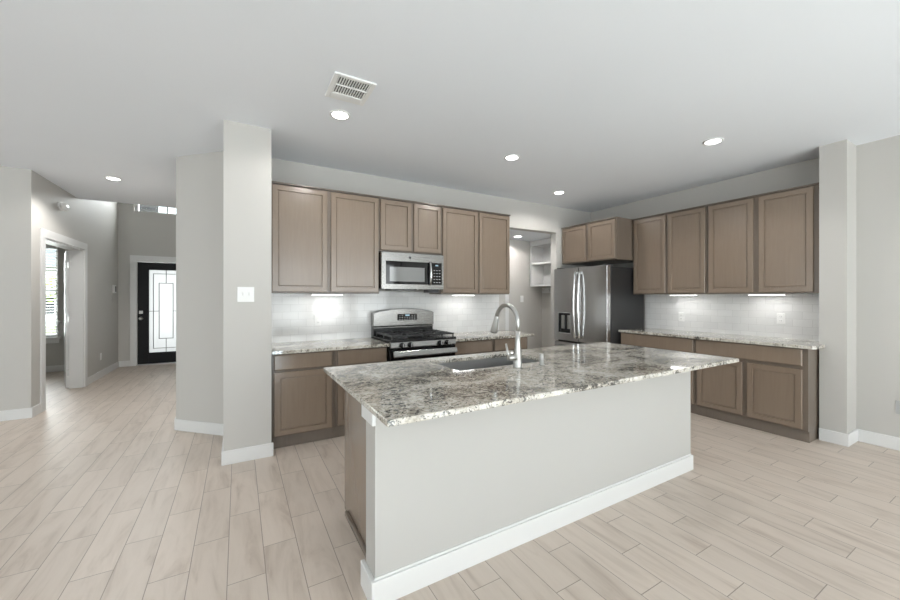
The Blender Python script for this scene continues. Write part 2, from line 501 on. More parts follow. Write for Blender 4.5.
# transom above the entry
r = thing('window_transom', ((TX0+TX1)/2, 9.29, TZ0), 'high transom window above the entry door', 'window', 0, None, 'structure')
w = (TX1-TX0)/2; hh = TZ1-TZ0
MB().box(-w, -w+0.05, -0.04, 0.04, 0, hh).box(w-0.05, w, -0.04, 0.04, 0, hh).box(-w+0.05, w-0.05, -0.04, 0.04, 0, 0.02).box(-w+0.05, w-0.05, -0.04, 0.04, hh-0.04, hh).build('frame', TRIM, r)
MB().box(-0.012, 0.012, -0.015, 0.015, 0.02, hh-0.04).build('muntin', BLACK, r)
MB().box(-w+0.05, w-0.05, -0.003, 0.003, 0.02, hh-0.04).build('pane', GLASS, r)

# casings
tr = [1]
def trim(mb, label, m=TRIM, bevel=0.003):
    o = tag(mb.build('trim_%d' % tr[0], m, None, bevel), label, 'trim', None, 'structure'); tr[0] += 1
    return o
cx = -1.98
trim(MB().box(cx, cx+0.018, LO0-0.10, LO0, 0, 2.03).box(cx, cx+0.018, LO1, LO1+0.10, 0, 2.03).box(cx, cx+0.018, LO0-0.10, LO1+0.10, 2.03, 2.13)
     .box(-2.132, cx+0.004, LO0-0.002, LO0+0.018, 0, 2.03).box(-2.132, cx+0.004, LO1-0.018, LO1+0.002, 0, 2.03).box(-2.132, cx+0.004, LO0+0.018, LO1-0.018, 2.012, 2.037),
     'white casing and jambs around the office doorway')
trim(MB().box(DX0-0.093, DX0, 9.182, 9.2, 0, 2.03).box(DX1, DX1+0.093, 9.182, 9.2, 0, 2.03).box(DX0-0.093, DX1+0.093, 9.182, 9.2, 2.03, 2.14)
     .box(DX0-0.002, DX0+0.012, 9.19, 9.35, 0, 2.03).box(DX1-0.012, DX1+0.002, 9.19, 9.35, 0, 2.03).box(DX0, DX1, 9.19, 9.35, 2.018, 2.032), 'white casing around the black entry door')
trim(MB().box(OX0-0.05, OX1+0.05, 9.12, 9.20, OZ0-0.03, OZ0).box(OX0-0.02, OX1+0.02, 9.185, 9.20, OZ0-0.11, OZ0-0.03), 'white sill and apron under the office window')
trim(MB().box(DX0, DX1, 9.17, 9.36, 0.0, 0.018), 'pale threshold under the entry door', NICKEL)

trim(MB().box(3.945, 4.045, 4.982, 5.0, 0, 2.05).box(3.02, 4.045, 4.982, 5.0, 2.05, 2.15), 'white door casing on the back wall of the nook')
# baseboards
BBH, BBT = 0.112, 0.014
def bboard(name, mb, label):
    return tag(mb.build(name, TRIM, None, 0.004), label, 'baseboard', None, 'structure')
bboard('baseboard_pillar', MB().box(-0.102-BBT, 0.241+BBT, 3.414-BBT, 3.414, 0, BBH).box(-0.102-BBT, -0.102, 3.414, 4.12, 0, BBH), 'white baseboard around the foot of the left pillar')
n45 = Vector((-0.42, -0.46, 0)).normalized()*BBT
bboard('baseboard_angled', MB().prism([(-0.11, 4.14), (-0.540, 4.56), (-0.540+n45.x, 4.56+n45.y), (-0.11+n45.x, 4.14+n45.y)], 0, BBH)
       .box(-0.540-BBT, -0.540, 4.56-BBT*0.6, 9.18, 0, BBH), 'white baseboard along the angled wall')
bboard('baseboard_left', MB().box(-6.0, -1.98+BBT, 5.82-BBT, 5.82, 0, BBH).box(-1.98, -1.98+BBT, 5.82, LO0-0.10, 0, BBH), 'white baseboard of the left wall wrapping its corner')
bboard('baseboard_hall', MB().box(-1.98, -1.98+BBT, LO1+0.10, 9.2, 0, BBH), 'white baseboard running down the hall to the entry')
bboard('baseboard_front', MB().box(-1.98+BBT, DX0-0.093, 9.2-BBT, 9.2, 0, BBH), 'short white baseboard beside the entry door casing')
bboard('baseboard_office', MB().box(-6.0, -2.13, 9.2-BBT, 9.2, 0, BBH), 'white baseboard inside the office')
bboard('baseboard_right', MB().box(4.70-BBT, 4.70, 1.07-BBT, 1.25, 0, BBH).box(4.70, XR2, 1.07-BBT, 1.07, 0, BBH), 'white baseboard around the right wall return')
bboard('baseboard_wall_right', MB().box(XR2-BBT, XR2, REAR, 1.07-BBT, 0, BBH), 'white baseboard of the plain right wall')
bboard('baseboard_nook', MB().box(4.046, 4.83, 5.0-BBT, 5.0, 0, BBH), 'white baseboard at the back of the nook')

# tile backsplashes
tag(MB().box(0.247, 3.16, WB-0.009, WB, 0.80, 1.40).build('backsplash', TILE_X), 'glossy white subway tile backsplash behind the range', 'backsplash', None, 'structure')
tag(MB().box(XR-0.009, XR, 1.252, 3.17, 0.83, 1.40).build('backsplash', TILE_Y), 'glossy white subway tile backsplash on the fridge side wall', 'backsplash', None, 'structure')

# ------------------------------------------------------------------ entry door and office door
d = thing('door_1', (DX0+0.014, 9.23, 0.02), 'black entry door with frosted leaded glass panel', 'door', 0, None, 'structure')
dw = DX1-DX0-0.028
GX0, GX1, GZ0, GZ1 = 0.165, dw-0.165, 0.205, 1.86
sl = MB()
sl.box(0, GX0, 0, 0.045, 0, 1.995).box(GX1, dw, 0, 0.045, 0, 1.995).box(GX0, GX1, 0, 0.045, 0, GZ0).box(GX0, GX1, 0, 0.045, GZ1, 1.995)
sl.build('slab', DOORB, d, 0.002)
fr = MB()
for a in ((GX0-0.02, GX0+0.012, GZ0-0.02, GZ1+0.02), (GX1-0.012, GX1+0.02, GZ0-0.02, GZ1+0.02), (GX0, GX1, GZ0-0.02, GZ0+0.012), (GX0, GX1, GZ1-0.012, GZ1+0.02)):
    fr.box(a[0], a[1], -0.008, 0, a[2], a[3])
fr.build('glazing_bead', DOORB, d, 0.002)
gl = MB().box(GX0, GX1, 0.018, 0.026, GZ0, GZ1).build('glass', FROST, d)
cm = MB()
gw, gh = GX1-GX0, GZ1-GZ0
def line(x0, x1, z0, z1, t=0.006):
    cm.box(x0-t, x1+t, 0.012, 0.018, z0-t, z1+t)
def rect(ix, iz0, iz1):
    line(GX0+ix, GX0+ix, GZ0+iz0, GZ1-iz1); line(GX1-ix, GX1-ix, GZ0+iz0, GZ1-iz1)
    line(GX0+ix, GX1-ix, GZ0+iz0, GZ0+iz0); line(GX0+ix, GX1-ix, GZ1-iz1, GZ1-iz1)
rect(0.075, 0.09, 0.085); rect(0.165, 0.28, 0.27)
mid = (GX0+GX1)/2
line(mid, mid, GZ0, GZ0+0.28); line(mid, mid, GZ1-0.27, GZ1)
zc = GZ0+0.50*gh
line(GX0, GX0+0.165, zc, zc); line(GX1-0.165, GX1, zc, zc)
cm.build('caming', CAME, d)
k = MB().box(0.022, 0.082, -0.012, 0, 0.985, 1.045).lathe((0.052, 0, 1.015), [(0.018, -0.03), (0.018, -0.012)], 'y').build('deadbolt', NICKEL, d, 0.003)
k = MB().lathe((0.052, 0, 0.895), [(0.012, -0.075), (0.025, -0.07), (0.029, -0.052), (0.02, -0.036), (0.010, -0.03), (0.010, -0.012), (0.032, -0.010), (0.032, 0)], 'y').build('door_knob', NICKEL, d)

ang = math.atan2(0.957, -0.31)
d = thing('door_2', (-2.150, LO1+0.005, 0.012), 'white office door swung open, seen edge on', 'door', ang, None, 'structure')
sl = MB().box(0.004, 0.63, -0.018, 0.018, 0, 2.0).build('slab', TRIM, d, 0.002)
pn = MB()
for s in (-1, 1):
    for za, zb in ((0.22, 0.95), (1.07, 1.86)):
        pn.box(0.10, 0.53, *sorted((s*0.018, s*0.023)), za, zb)
pn.build('raised_panel', TRIM, d, 0.004)
for s in (-1, 1):
    MB().lathe((0.565, 0, 0.93), [(0.03, s*0.018), (0.03, s*0.026), (0.011, s*0.028), (0.011, s*0.05), (0.027, s*0.06), (0.027, s*0.078), (0.012, s*0.084)], 'y').build('door_knob', NICKEL, d)
for z in (0.22, 1.0, 1.78):
    MB().box(-0.016, 0.006, -0.026, 0.006, z-0.045, z+0.045).build('hinge', NICKEL, d)

d = thing('door_3', (3.05, 4.985, 0.01), 'plain white door at the back of the nook', 'door', 0, None, 'structure')
MB().box(0, 0.893, 0, 0.014, 0, 2.03).build('slab', TRIM, d, 0.002)
# office blind
d = thing('window_blind', ((OX0+OX1)/2, 9.235, OZ0), 'white slatted blind hanging in the office window', 'blind')
bw = (OX1-OX0)/2-0.01
MB().box(-bw, bw, -0.03, 0.02, OZ1-OZ0-0.07, OZ1-OZ0-0.003).build('headrail', BLINDM, d)
sm = MB()
z = 0.05
while z < OZ1-OZ0-0.09:
    sm.obox((0, 0, z), (bw, 0, 0), (0, 0.022, 0.009), (0, -0.0006, 0.0014)); z += 0.0505
sm.build('slats', BLINDM, d)
MB().box(-bw, bw, -0.025, 0.02, 0.006, 0.026).build('bottom_rail', BLINDM, d)

# ------------------------------------------------------------------ outdoors, seen through the office window and the entry glass
struct(MB().box(-14, 8, 9.36, 40, -0.25, -0.15), 'ground_outside', GRASSM, 'sunlit lawn outside the front of the house', 'lawn')
struct(MB().box(-3.0, 1.0, 9.36, 20, -0.15, -0.06), 'path', PAVE, 'pale concrete path outside the entry', 'path')
hs = thing('house', (-9.6, 27, -0.15), 'neighbouring house across the street seen through the blinds', 'house')
MB().box(-7, 5, 0, 6, 0, 3.1).build('walls', BRICKM, hs)
MB().prism_y([(-7.5, 3.1), (5.5, 3.1), (3.0, 5.0), (-5.0, 5.0)], -0.5, 6.5).build('roof', SHINGLE, hs)
MB().box(0.75, 1.27, -0.05, 0, 0.6, 1.55).build('window', BLACKG, hs)
MB().box(2.4, 4.3, -0.05, 0, 0.1, 2.2).build('garage_door', SHINGLE, hs)
pier = tag(MB().box(-1.86, -1.55, 10.1, 10.41, -0.15, 4.6).build('porch_pier', BRICKP, None, 0, 2, (-1.7, 10.25, -0.15)), 'dark brick porch pier outside, seen through the transom window', 'pier')
tr_ = thing('tree', (-4.9, 14.2, -0.15), 'young leafy tree outside the office window', 'tree')
MB().tube([(0, 0, 0), (0.03, 0, 1.0), (0.0, 0.05, 2.2)], [0.07, 0.055, 0.03], 10).build('trunk', BARK, tr_)
lf = MB()
rr = random.Random(3)
for i in range(420):
    a, b, q = rr.uniform(0, 2*PI), rr.uniform(-1, 1), rr.random()**0.4
    p = Vector((0.8*q*math.cos(a)*math.sqrt(1-b*b), 0.8*q*math.sin(a)*math.sqrt(1-b*b), 1.75+0.5*q*b))
    n = Vector((rr.gauss(0, 1), rr.gauss(0, 1), rr.gauss(0, 1))).normalized(); u = n.orthogonal().normalized(); v = n.cross(u)
    lf.face([lf.bm.verts.new(p+u*0.07), lf.bm.verts.new(p+v*0.04), lf.bm.verts.new(p-u*0.07), lf.bm.verts.new(p-v*0.04)])
lf.build('foliage', LEAF, tr_, fix=False)

# ------------------------------------------------------------------ cabinets
def shaker(x0, x1, z0, z1, y=0.0):
    return MB().rings_xz(x0, x1, z0, z1, [(0, y+0.005), (0.0035, y), (0.047, y), (0.049, y+0.014), (0.056, y+0.014), (0.058, y+0.010), (0.062, y+0.009)], y+0.02)
def slabfront(x0, x1, z0, z1, y=0.0):
    return MB().rings_xz(x0, x1, z0, z1, [(0, y+0.006), (0.003, y+0.002), (0.009, y)], y+0.02)

def cabinet(name, loc, rz, w, depth, z0, z1, doors, drawers, label, toe=False, lip=False, group=None, end=0):
    """local x along the front, y into the wall, door faces at y=0"""
    c = thing(name, loc, label, 'cabinet', rz, group)
    zb = z0
    if toe:
        zb = 0.105
        MB().box(0.0, w, 0.050, 0.065, 0, zb).build('toe_kick', TOE, c)
        b = MB().box(0, w, 0.021, depth, zb, z1)
        b.box(0, 0.018, 0.066, depth, 0, zb).box(w-0.018, w, 0.066, depth, 0, zb)
        b.build('case', CABIN, c, 0.0015)
    else:
        MB().box(0, w, 0.021, depth, zb, z1).build('case', CABIN, c, 0.0015)
    if lip:
        MB().box(-0.002, w+0.002, -0.004, depth, z1, z1+0.014).build('top_moulding', CABIN, c, 0.002)
    for q in doors: shaker(*q).build('door', CAB, c)
    for q in drawers: slabfront(*q).build('drawer', CAB, c)
    return c

UB, UT = 1.368, 2.396
UF = WB-0.34
def upper(x0, x1, ds, label, z0=UB):
    w = x1-x0
    return cabinet('wall_cabinet', (x0, UF, 0), 0, w, WB-UF-0.001, z0, UT, [(a-x0, b-x0, z0+0.014, UT-0.012) for a, b in ds], [], label, lip=True)
upper(0.258, 1.309, [(0.271, 0.769), (0.803, 1.300)], 'taupe double-door wall cabinet next to the pillar')
upper(1.311, 2.069, [(1.322, 1.682), (1.711, 2.060)], 'short taupe wall cabinet above the microwave', 1.826)
upper(2.071, 3.09, [(2.082, 2.578), (2.602, 3.082)], 'taupe double-door wall cabinet right of the microwave')
# right wall uppers: local x runs from far to near
URF = XR-0.34
def upper_r(y0, y1, ds, label, front=URF, z0=UB):
    return cabinet('wall_cabinet', (front, y0, 0), -PI/2, y0-y1, XR-front-0.001, z0, UT, [(y0-a, y0-b, z0+0.014, UT-0.012) for a, b in ds], [], label, lip=True)
upper_r(3.148, 2.218, [(3.130, 2.698), (2.664, 2.236)], 'taupe double-door wall cabinet beside the fridge')
upper_r(2.216, 1.252, [(2.198, 1.772), (1.725, 1.300)], 'taupe double-door wall cabinet at the right wall return')
upper_r(4.112, 3.152, [(4.095, 3.650), (3.605, 3.168)], 'deep taupe wall cabinet above the fridge', XR-0.69, 1.842)

BF = 3.51          # left run door faces
CZL, CZR, CT = 0.868, 0.893, 0.03
def base(x0, x1, doors, drawers, label):
    return cabinet('base_cabinet', (x0, BF, 0), 0, x1-x0, WB-0.012-BF, 0, CZL-CT-0.001,
                   [(a-x0, b-x0, 0.118, 0.672) for a, b in doors], [(a-x0, b-x0, 0.69, 0.826) for a, b in drawers], label, toe=True)
base(0.254, 0.784, [(0.266, 0.757)], [(0.266, 0.759)], 'taupe base cabinet with one drawer at the pillar')
base(0.786, 1.303, [(0.808, 1.292)], [(0.810, 1.292)], 'taupe base cabinet immediately left of the range')
base(2.077, 2.620, [(2.088, 2.608)], [(2.088, 2.608)], 'taupe base cabinet immediately right of the range')
base(2.622, 3.165, [(2.635, 3.135)], [(2.635, 3.135)], 'taupe base cabinet at the nook end of the stove run')
BRF = XR-0.61
def base_r(y0, y1, doors, drawers, label):
    c = cabinet('base_cabinet', (BRF, y0, 0), -PI/2, y0-y1, XR-0.012-BRF, 0, CZR-CT-0.001,
                [(y0-a, y0-b, 0.122, 0.668) for a, b in doors], [(y0-a, y0-b, 0.700, 0.850) for a, b in drawers], label, toe=True)
    return c
base_r(3.149, 2.217, [(3.138, 2.698), (2.672, 2.232)], [(3.138, 2.232)], 'taupe double-door base cabinet next to the fridge')
base_r(2.215, 1.264, [(2.190, 1.762), (1.722, 1.302)], [(2.204, 1.302)], 'taupe double-door base cabinet at the right wall return')

# countertops
def slab(name, pts, z1, label, t=CT, org=None):
    o = MB().prism(pts, z1-t, z1).build(name, GRANITE, None, 0.004, 2, org)
    return tag(o, label, 'countertop')
slab('countertop', [(0.247, BF-0.04), (1.306, BF-0.04), (1.306, WB-0.010), (0.247, WB-0.010)], CZL, 'granite countertop between the pillar and the range')
slab('countertop', [(2.074, BF-0.04), (3.225, BF-0.04), (3.245, BF-0.02), (3.245, WB-0.02), (3.19, WB-0.010), (2.074, WB-0.010)], CZL, 'granite countertop from the range to the nook opening')
slab('countertop', [(BRF-0.03, 3.152), (BRF-0.03, 1.225), (BRF-0.005, 1.205), (4.69, 1.205), (4.69, 1.252), (XR-0.010, 1.252), (XR-0.010, 3.152)], CZR, 'granite countertop between the fridge and the right wall return')

# ------------------------------------------------------------------ island
IX0, IX1, IY0, IY1 = 0.510, 3.028, 1.530, 1.662
IZ = 0.883
island_slab_t = 0.025
isl = thing('kitchen_island', (1.8, 1.95, 0), 'kitchen island with painted panel front and taupe cabinet back', 'kitchen island')
O = Vector((1.8, 1.95, 0))
def ipart(mb, name, m, bevel=0.0):
    return mb.build(name, m, isl, bevel, 2, O)
ipart(MB().box(IX0, IX1, IY0, IY1, 0, IZ-island_slab_t-0.001), 'panel', ISLAND, 0.002)
b = MB()
b.box(IX0-BBT-0.006, IX1+BBT, IY0-BBT, IY0, 0, BBH).box(IX0-BBT-0.006, IX0, IY0, IY1+0.02, 0, BBH).box(IX1, IX1+BBT, IY0, IY1, 0, BBH)
b.box(IX0-0.004, IX1, IY0-0.006, IY0, BBH, BBH+0.012)
ipart(b, 'baseboard', TRIM, 0.003)
ipart(MB().box(IX0-0.016, IX0, IY0-0.010, IY1+0.018, IZ-0.105, IZ-island_slab_t-0.001), 'end_trim', TRIM, 0.003)
CX0, CX1, CY1 = 0.580, 3.000, 2.335
sidep = MB().box(CX0, CX0+0.02, IY1, CY1, 0.0, IZ-island_slab_t-0.001)
ipart(sidep, 'end_panel', CAB, 0.0015)
ipart(MB().box(CX0-0.02, CX0, IY1+0.02, CY1-0.075, 0, 0.028), 'shoe_moulding', CABIN, 0.006)
SX0, SX1, SY0, SY1 = 1.162, 1.915, 1.903, 2.305     # sink cut-out
ipart(MB().box(CX0+0.02, SX0-0.04, IY1, CY1-0.02, 0.105, IZ-island_slab_t-0.001).box(SX1+0.04, CX1, IY1, CY1-0.02, 0.105, IZ-island_slab_t-0.001).box(SX0-0.04, SX1+0.04, IY1, CY1-0.02, 0.105, 0.60), 'case', CABIN, 0.001)
ipart(MB().box(CX0+0.02, CX1, CY1-0.09, CY1-0.075, 0, 0.105), 'toe_kick', TOE)
n = 5
for i in range(n):
    xa = CX0+0.03+i*(CX1-CX0-0.04)/n; xb = xa+(CX1-CX0-0.04)/n-0.02
    m_ = shaker(-xb, -xa, 0.118, 0.672); bmesh.ops.rotate(m_.bm, verts=m_.bm.verts[:], cent=(0, 0, 0), matrix=Matrix.Rotation(PI, 3, 'Z'))
    bmesh.ops.translate(m_.bm, verts=m_.bm.verts[:], vec=(0, CY1, 0)); ipart(m_, 'door', CAB)
    m_ = slabfront(-xb, -xa, 0.69, 0.826); bmesh.ops.rotate(m_.bm, verts=m_.bm.verts[:], cent=(0, 0, 0), matrix=Matrix.Rotation(PI, 3, 'Z'))
    bmesh.ops.translate(m_.bm, verts=m_.bm.verts[:], vec=(0, CY1, 0)); ipart(m_, 'drawer', CAB)

# island slab with the sink cut-out
LX0, LX1, LY0, LY1 = 0.468, 3.163, 1.266, 2.419
def slab_with_hole(x0, x1, y0, y1, a0, a1, b0, b1, z0, z1):
    mb = MB(); bm = mb.bm
    def ring(pts, z): return [bm.verts.new((x, y, z)) for x, y in pts]
    outer = [(x0, y0), (x1, y0), (x1, y1), (x0, y1)]; inner = [(a0, b0), (a1, b0), (a1, b1), (a0, b1)]
    ot, it, ob, ib = ring(outer, z1), ring(inner, z1), ring(outer, z0), ring(inner, z0)
    for i in range(4):
        j = (i+1) % 4
        mb.face([ot[i], ot[j], it[j], it[i]]); mb.face([ob[j], ob[i], ib[i], ib[j]])
        mb.face([ob[i], ob[j], ot[j], ot[i]]); mb.face([it[i], it[j], ib[j], ib[i]])
    return mb
o = slab_with_hole(LX0, LX1, LY0, LY1, SX0, SX1, SY0, SY1, IZ-island_slab_t, IZ).build('countertop', GRANITE, None, 0.004, 2)
tag(o, 'large speckled granite slab on the island with a sink cut-out', 'countertop')
# sink: open basin hung under the slab
sk = thing('sink', ((SX0+SX1)/2, (SY0+SY1)/2, IZ-island_slab_t-0.205), 'stainless undermount sink set in the island slab', 'sink')
so = sk.location.copy()
mb = MB()
def rect_ring(ix, z): return [mb.bm.verts.new(p) for p in ((SX0+ix, SY0+ix, z), (SX1-ix, SY0+ix, z), (SX1-ix, SY1-ix, z), (SX0+ix, SY1-ix, z))]
zt = IZ-island_slab_t-0.0015; zf = IZ-island_slab_t-0.20
loops = [rect_ring(-0.025, zt-0.003), rect_ring(-0.025, zt), rect_ring(0.004, zt), rect_ring(0.012, zf+0.025), rect_ring(0.035, zf), rect_ring(0.037, zf-0.004), rect_ring(0.008, zf+0.02), rect_ring(0.001, zt-0.003)]
for i in range(len(loops)):
    a = loops[i]; bq = loops[(i+1) % len(loops)]
    if i in (4,): continue
    for k_ in range(4): mb.face([a[k_], a[(k_+1) % 4], bq[(k_+1) % 4], bq[k_]])
mb.face(loops[4]); mb.face(loops[5][::-1])
mb.build('basin', SINKM, sk, 0, 2, so)
MB().lathe(((SX0+SX1)/2, (SY0+SY1)/2, zf), [(0.045, 0.0), (0.045, 0.004), (0.036, 0.004), (0.03, 0.001)], 'z').build('drain', CHROME, sk, 0, 2, so)

# faucet
fx, fy = 1.545, 1.815
fc = thing('faucet', (fx, fy, IZ), 'tall brushed gooseneck faucet standing behind the island sink', 'faucet')
MB().lathe((0, 0, 0), [(0.030, 0), (0.030, 0.006), (0.027, 0.012), (0.025, 0.05), (0.024, 0.09), (0.0165, 0.17), (0.0148, 0.23)], 'z').build('body', NICKEL, fc)
pts = [(0, 0, 0.22)]
Rr = 0.112
for i in range(0, 19):
    a = PI - i*(PI*0.90/18)
    pts.append((0, Rr+Rr*math.cos(a), 0.282+Rr*math.sin(a)))
MB().tube(pts, 0.0145).build('neck', NICKEL, fc)
e = Vector(pts[-1]); dv = (Vector(pts[-1])-Vector(pts[-2])).normalized()
dv = Vector((0, 0.30, -0.95)).normalized()
MB().tube([e-dv*0.004, e+dv*0.012, e+dv*0.035, e+dv*0.105, e+dv*0.12], [0.0148, 0.016, 0.017, 0.025, 0.024]).build('spray_head', NICKEL, fc)
hd = MB().tube([(0, 0, 0.062), (-0.04, 0.0, 0.064), (-0.078, 0.0, 0.066)], [0.019, 0.018, 0.0165])
hd.tube([(-0.070, 0, 0.066), (-0.078, 0.002, 0.09), (-0.088, 0.008, 0.155)], [0.011, 0.0085, 0.006], 12)
hd.build('handle', NICKEL, fc)
# soap dispenser / air gap cap
ag = tag(MB().lathe((0, 0, 0), [(0.021, 0), (0.021, 0.004), (0.0165, 0.006), (0.0165, 0.068), (0.014, 0.073)], 'z').build('air_gap_cap', NICKEL, None), 'short metal air gap cylinder on the island beside the faucet', 'air gap')
ag.location = (1.735, 1.80, IZ)

# ------------------------------------------------------------------ range
RX0, RX1 = 1.312, 2.068
rg = thing('gas_range', ((RX0+RX1)/2, 3.78, 0), 'stainless gas range with black grates between base cabinets', 'range')
ro = Vector(rg.location)
def rp(mb, name, m, bevel=0.0, parent=None):
    return mb.build(name, m, parent or rg, bevel, 2, ro)
rp(MB().box(RX0, RX1, 3.50, 4.09, 0.03, 0.872), 'body', BLACK, 0.003)
rp(MB().box(RX0+0.02, RX1-0.02, 3.55, 4.05, 0.0, 0.03), 'foot_rail', BLACK)
rp(MB().obox(((RX0+RX1)/2, 3.475, 0.846), ((RX1-RX0)/2, 0, 0), (0, 0.02, -0.006), (0, 0.0095, 0.033)), 'control_panel', STEEL, 0.006)
for kx in (1.428, 1.517, 1.860, 1.949):
    kb = rp(MB().lathe((kx, 3.445, 0.846), [(0.026, 0.0), (0.026, -0.006), (0.021, -0.010), (0.019, -0.034), (0.015, -0.037)], 'y'), 'knob', BLACK)
    rp(MB().box(kx-0.004, kx+0.004, 3.400, 3.412, 0.830, 0.864), 'pointer', GREYP, 0.001, kb)
rp(MB().box(RX0+0.004, RX1-0.004, 3.462, 3.50, 0.255, 0.805), 'oven_door', BLACKG, 0.004)
hd = MB().obox(((RX0+RX1)/2, 3.412, 0.760), ((RX1-RX0)/2-0.012, 0, 0), (0, 0.011, -0.004), (0, 0.010, 0.029))
for xx in (RX0+0.05, RX1-0.05): hd.box(xx-0.015, xx+0.015, 3.415, 3.463, 0.745, 0.775)
rp(hd, 'door_handle', STEEL, 0.008)
rp(MB().box(RX0+0.004, RX1-0.004, 3.462, 3.50, 0.06, 0.245), 'storage_drawer', STEEL, 0.004)
rp(MB().box(RX0-0.001, RX1+0.001, 3.45, 3.99, 0.876, 0.898), 'cooktop', BLACK, 0.005)
for bx in (RX0+0.19, RX1-0.19):
    for by in (3.60, 3.85):
        br = rp(MB().lathe((bx, by, 0.898), [(0.055, 0), (0.055, 0.004), (0.042, 0.010), (0.042, 0.013)], 'z', 20), 'burner', DGREY)
        rp(MB().lathe((bx, by, 0.911), [(0.036, 0), (0.036, 0.006), (0.03, 0.009)], 'z', 20), 'burner_cap', IRON, 0, br)
for gx0, gx1 in ((RX0+0.02, RX0+0.372), (RX1-0.372, RX1-0.02)):
    g = MB(); t = 0.006; za, zb = 0.926, 0.942
    for yy in (3.475, 3.725, 3.97): g.box(gx0, gx1, yy-t, yy+t, za, zb)
    for xx in (gx0+t, gx1-t): g.box(xx-t, xx+t, 3.475, 3.97, za, zb)
    cxm = (gx0+gx1)/2
    for by in (3.60, 3.85):
        for dx, dy in ((1, 0), (-1, 0), (0, 1), (0, -1)):
            a0, a1 = 0.03, (0.165 if dx else 0.122)
            g.box(*sorted((cxm+dx*a0-(t if dy else 0), cxm+dx*a1+(t if dy else 0))), *sorted((by+dy*a0-(t if dx else 0), by+dy*a1+(t if dx else 0))), za, zb+0.004)
        for dx, dy in ((1, 1), (-1, 1), (1, -1), (-1, -1)):
            p0 = Vector((cxm+dx*0.04, by+dy*0.035, 0.938)); p1 = Vector((cxm+dx*0.165, by+dy*0.115, 0.936))
            dd = (p1-p0)/2; nn = Vector((-dd.y, dd.x, 0)).normalized()*0.005
            g.obox((p0+p1)/2, dd, nn, (0, 0, 0.006))
    for xx in (gx0+t, gx1-t):
        for yy in (3.48, 3.725, 3.965): g.box(xx-t, xx+t, yy-t, yy+t, 0.898, za)
    rp(g, 'grate', IRON)
# backguard
rp(MB().box(RX0+0.004, RX1-0.004, 4.005, 4.09, 0.872, 1.000), 'backguard_base', BLACK, 0.004)
rp(MB().box(RX0+0.004, RX1-0.004, 3.992, 4.004, 0.978, 0.990), 'backguard_lip', STEEL, 0.003)
arch = [(RX0, 1.000)]
NN = 22
for i in range(NN+1):
    q = i/NN
    x = RX0+q*(RX1-RX0)
    z = 1.150+0.048*math.sin(PI*q)**0.7
    arch.append((x, z))
arch.append((RX1, 1.000))
rp(MB().prism_y(arch[::-1], 3.985, 4.09), 'backguard', STEEL, 0.006)
rp(MB().box(1.595, 1.842, 3.978, 3.986, 1.062, 1.135), 'display_panel', BLACKG, 0.002)
for i in range(7):
    for j in range(3):
        if 2 <= i <= 4 and j == 2: continue
        rp(MB().box(1.615+i*0.031, 1.629+i*0.031, 3.9765, 3.9785, 1.071+j*0.021, 1.077+j*0.021), 'button', GREYP)
rp(MB().box(1.690, 1.745, 3.9765, 3.9785, 1.111, 1.127), 'clock_display', DISPLAY)

# ------------------------------------------------------------------ microwave
MX0, MX1, MZ0, MZ1 = 1.311, 2.056, 1.419, 1.812
MY = WB-0.40
mw = thing('microwave', ((MX0+MX1)/2, 3.9, MZ0), 'stainless over-range microwave under the short cabinet', 'microwave')
mo = Vector(mw.location)
def mp_(mb, name, m, bevel=0.0, parent=None):
    return mb.build(name, m, parent or mw, bevel, 2, mo)
mp_(MB().box(MX0, MX1, MY+0.045, WB-0.011, MZ0+0.004, MZ1), 'body', BLACK, 0.003)
DXR = MX1-0.155
fr = MB()
wx0, wx1, wz0, wz1 = MX0+0.046, DXR-0.012, MZ0+0.052, MZ1-0.092
fr.box(MX0, wx0, MY, MY+0.042, MZ0, MZ1).box(wx1, DXR, MY, MY+0.042, MZ0, MZ1).box(wx0, wx1, MY, MY+0.042, MZ0, wz0).box(wx0, wx1, MY, MY+0.042, wz1, MZ1)
mp_(fr, 'door', STEEL, 0.0)
mp_(MB().box(wx0, wx1, MY+0.004, MY+0.042, wz0, wz1), 'door_glass', BLACKG)
mp_(MB().box(wx0+0.045, wx1-0.075, MY+0.002, MY+0.0045, wz0+0.03, wz1-0.062), 'window_screen', MWGLASS)
hd = MB()
hp = []
for i in range(11):
    q = i/10
    hp.append((DXR-0.022, MY-0.012-0.026*math.sin(PI*q), wz0-0.005+q*(wz1-wz0+0.01)))
hd.tube(hp, 0.012, 14)
mp_(hd, 'door_handle', CHROME)
mp_(MB().box(DXR+0.002, MX1, MY, MY+0.042, MZ0, wz0).box(DXR+0.002, MX1, MY, MY+0.042, wz1, MZ1).box(MX1-0.022, MX1, MY, MY+0.042, wz0, wz1), 'control_frame', STEEL)
mp_(MB().box(DXR+0.002, MX1-0.022, MY+0.001, MY+0.042, wz0, wz1), 'control_panel', BLACKG)
for i in range(3):
    for j in range(5):
        mp_(MB().box(DXR+0.026+i*0.034, DXR+0.046+i*0.034, MY-0.0005, MY+0.0015, wz0+0.024+j*0.034, wz0+0.031+j*0.034), 'button', GREYP)
mp_(MB().box(DXR+0.05, DXR+0.085, MY-0.0005, MY+0.0015, wz1-0.036, wz1-0.022), 'clock_display', DISPLAY)
mp_(MB().lathe(((MX0+DXR)/2+0.03, MY, MZ1-0.048), [(0.014, 0.002), (0.014, -0.002), (0.011, -0.0025)], 'y', 20), 'badge', DGREY)
mp_(MB().box(MX0+0.13, MX0+0.42, MY+0.03, MY+0.25, MZ0-0.012, MZ0+0.003), 'grease_filter', BLACK)
mp_(MB().box(MX1-0.16, MX1-0.03, MY+0.06, MY+0.20, MZ0-0.035, MZ0+0.003), 'vent_box', DGREY, 0.003)

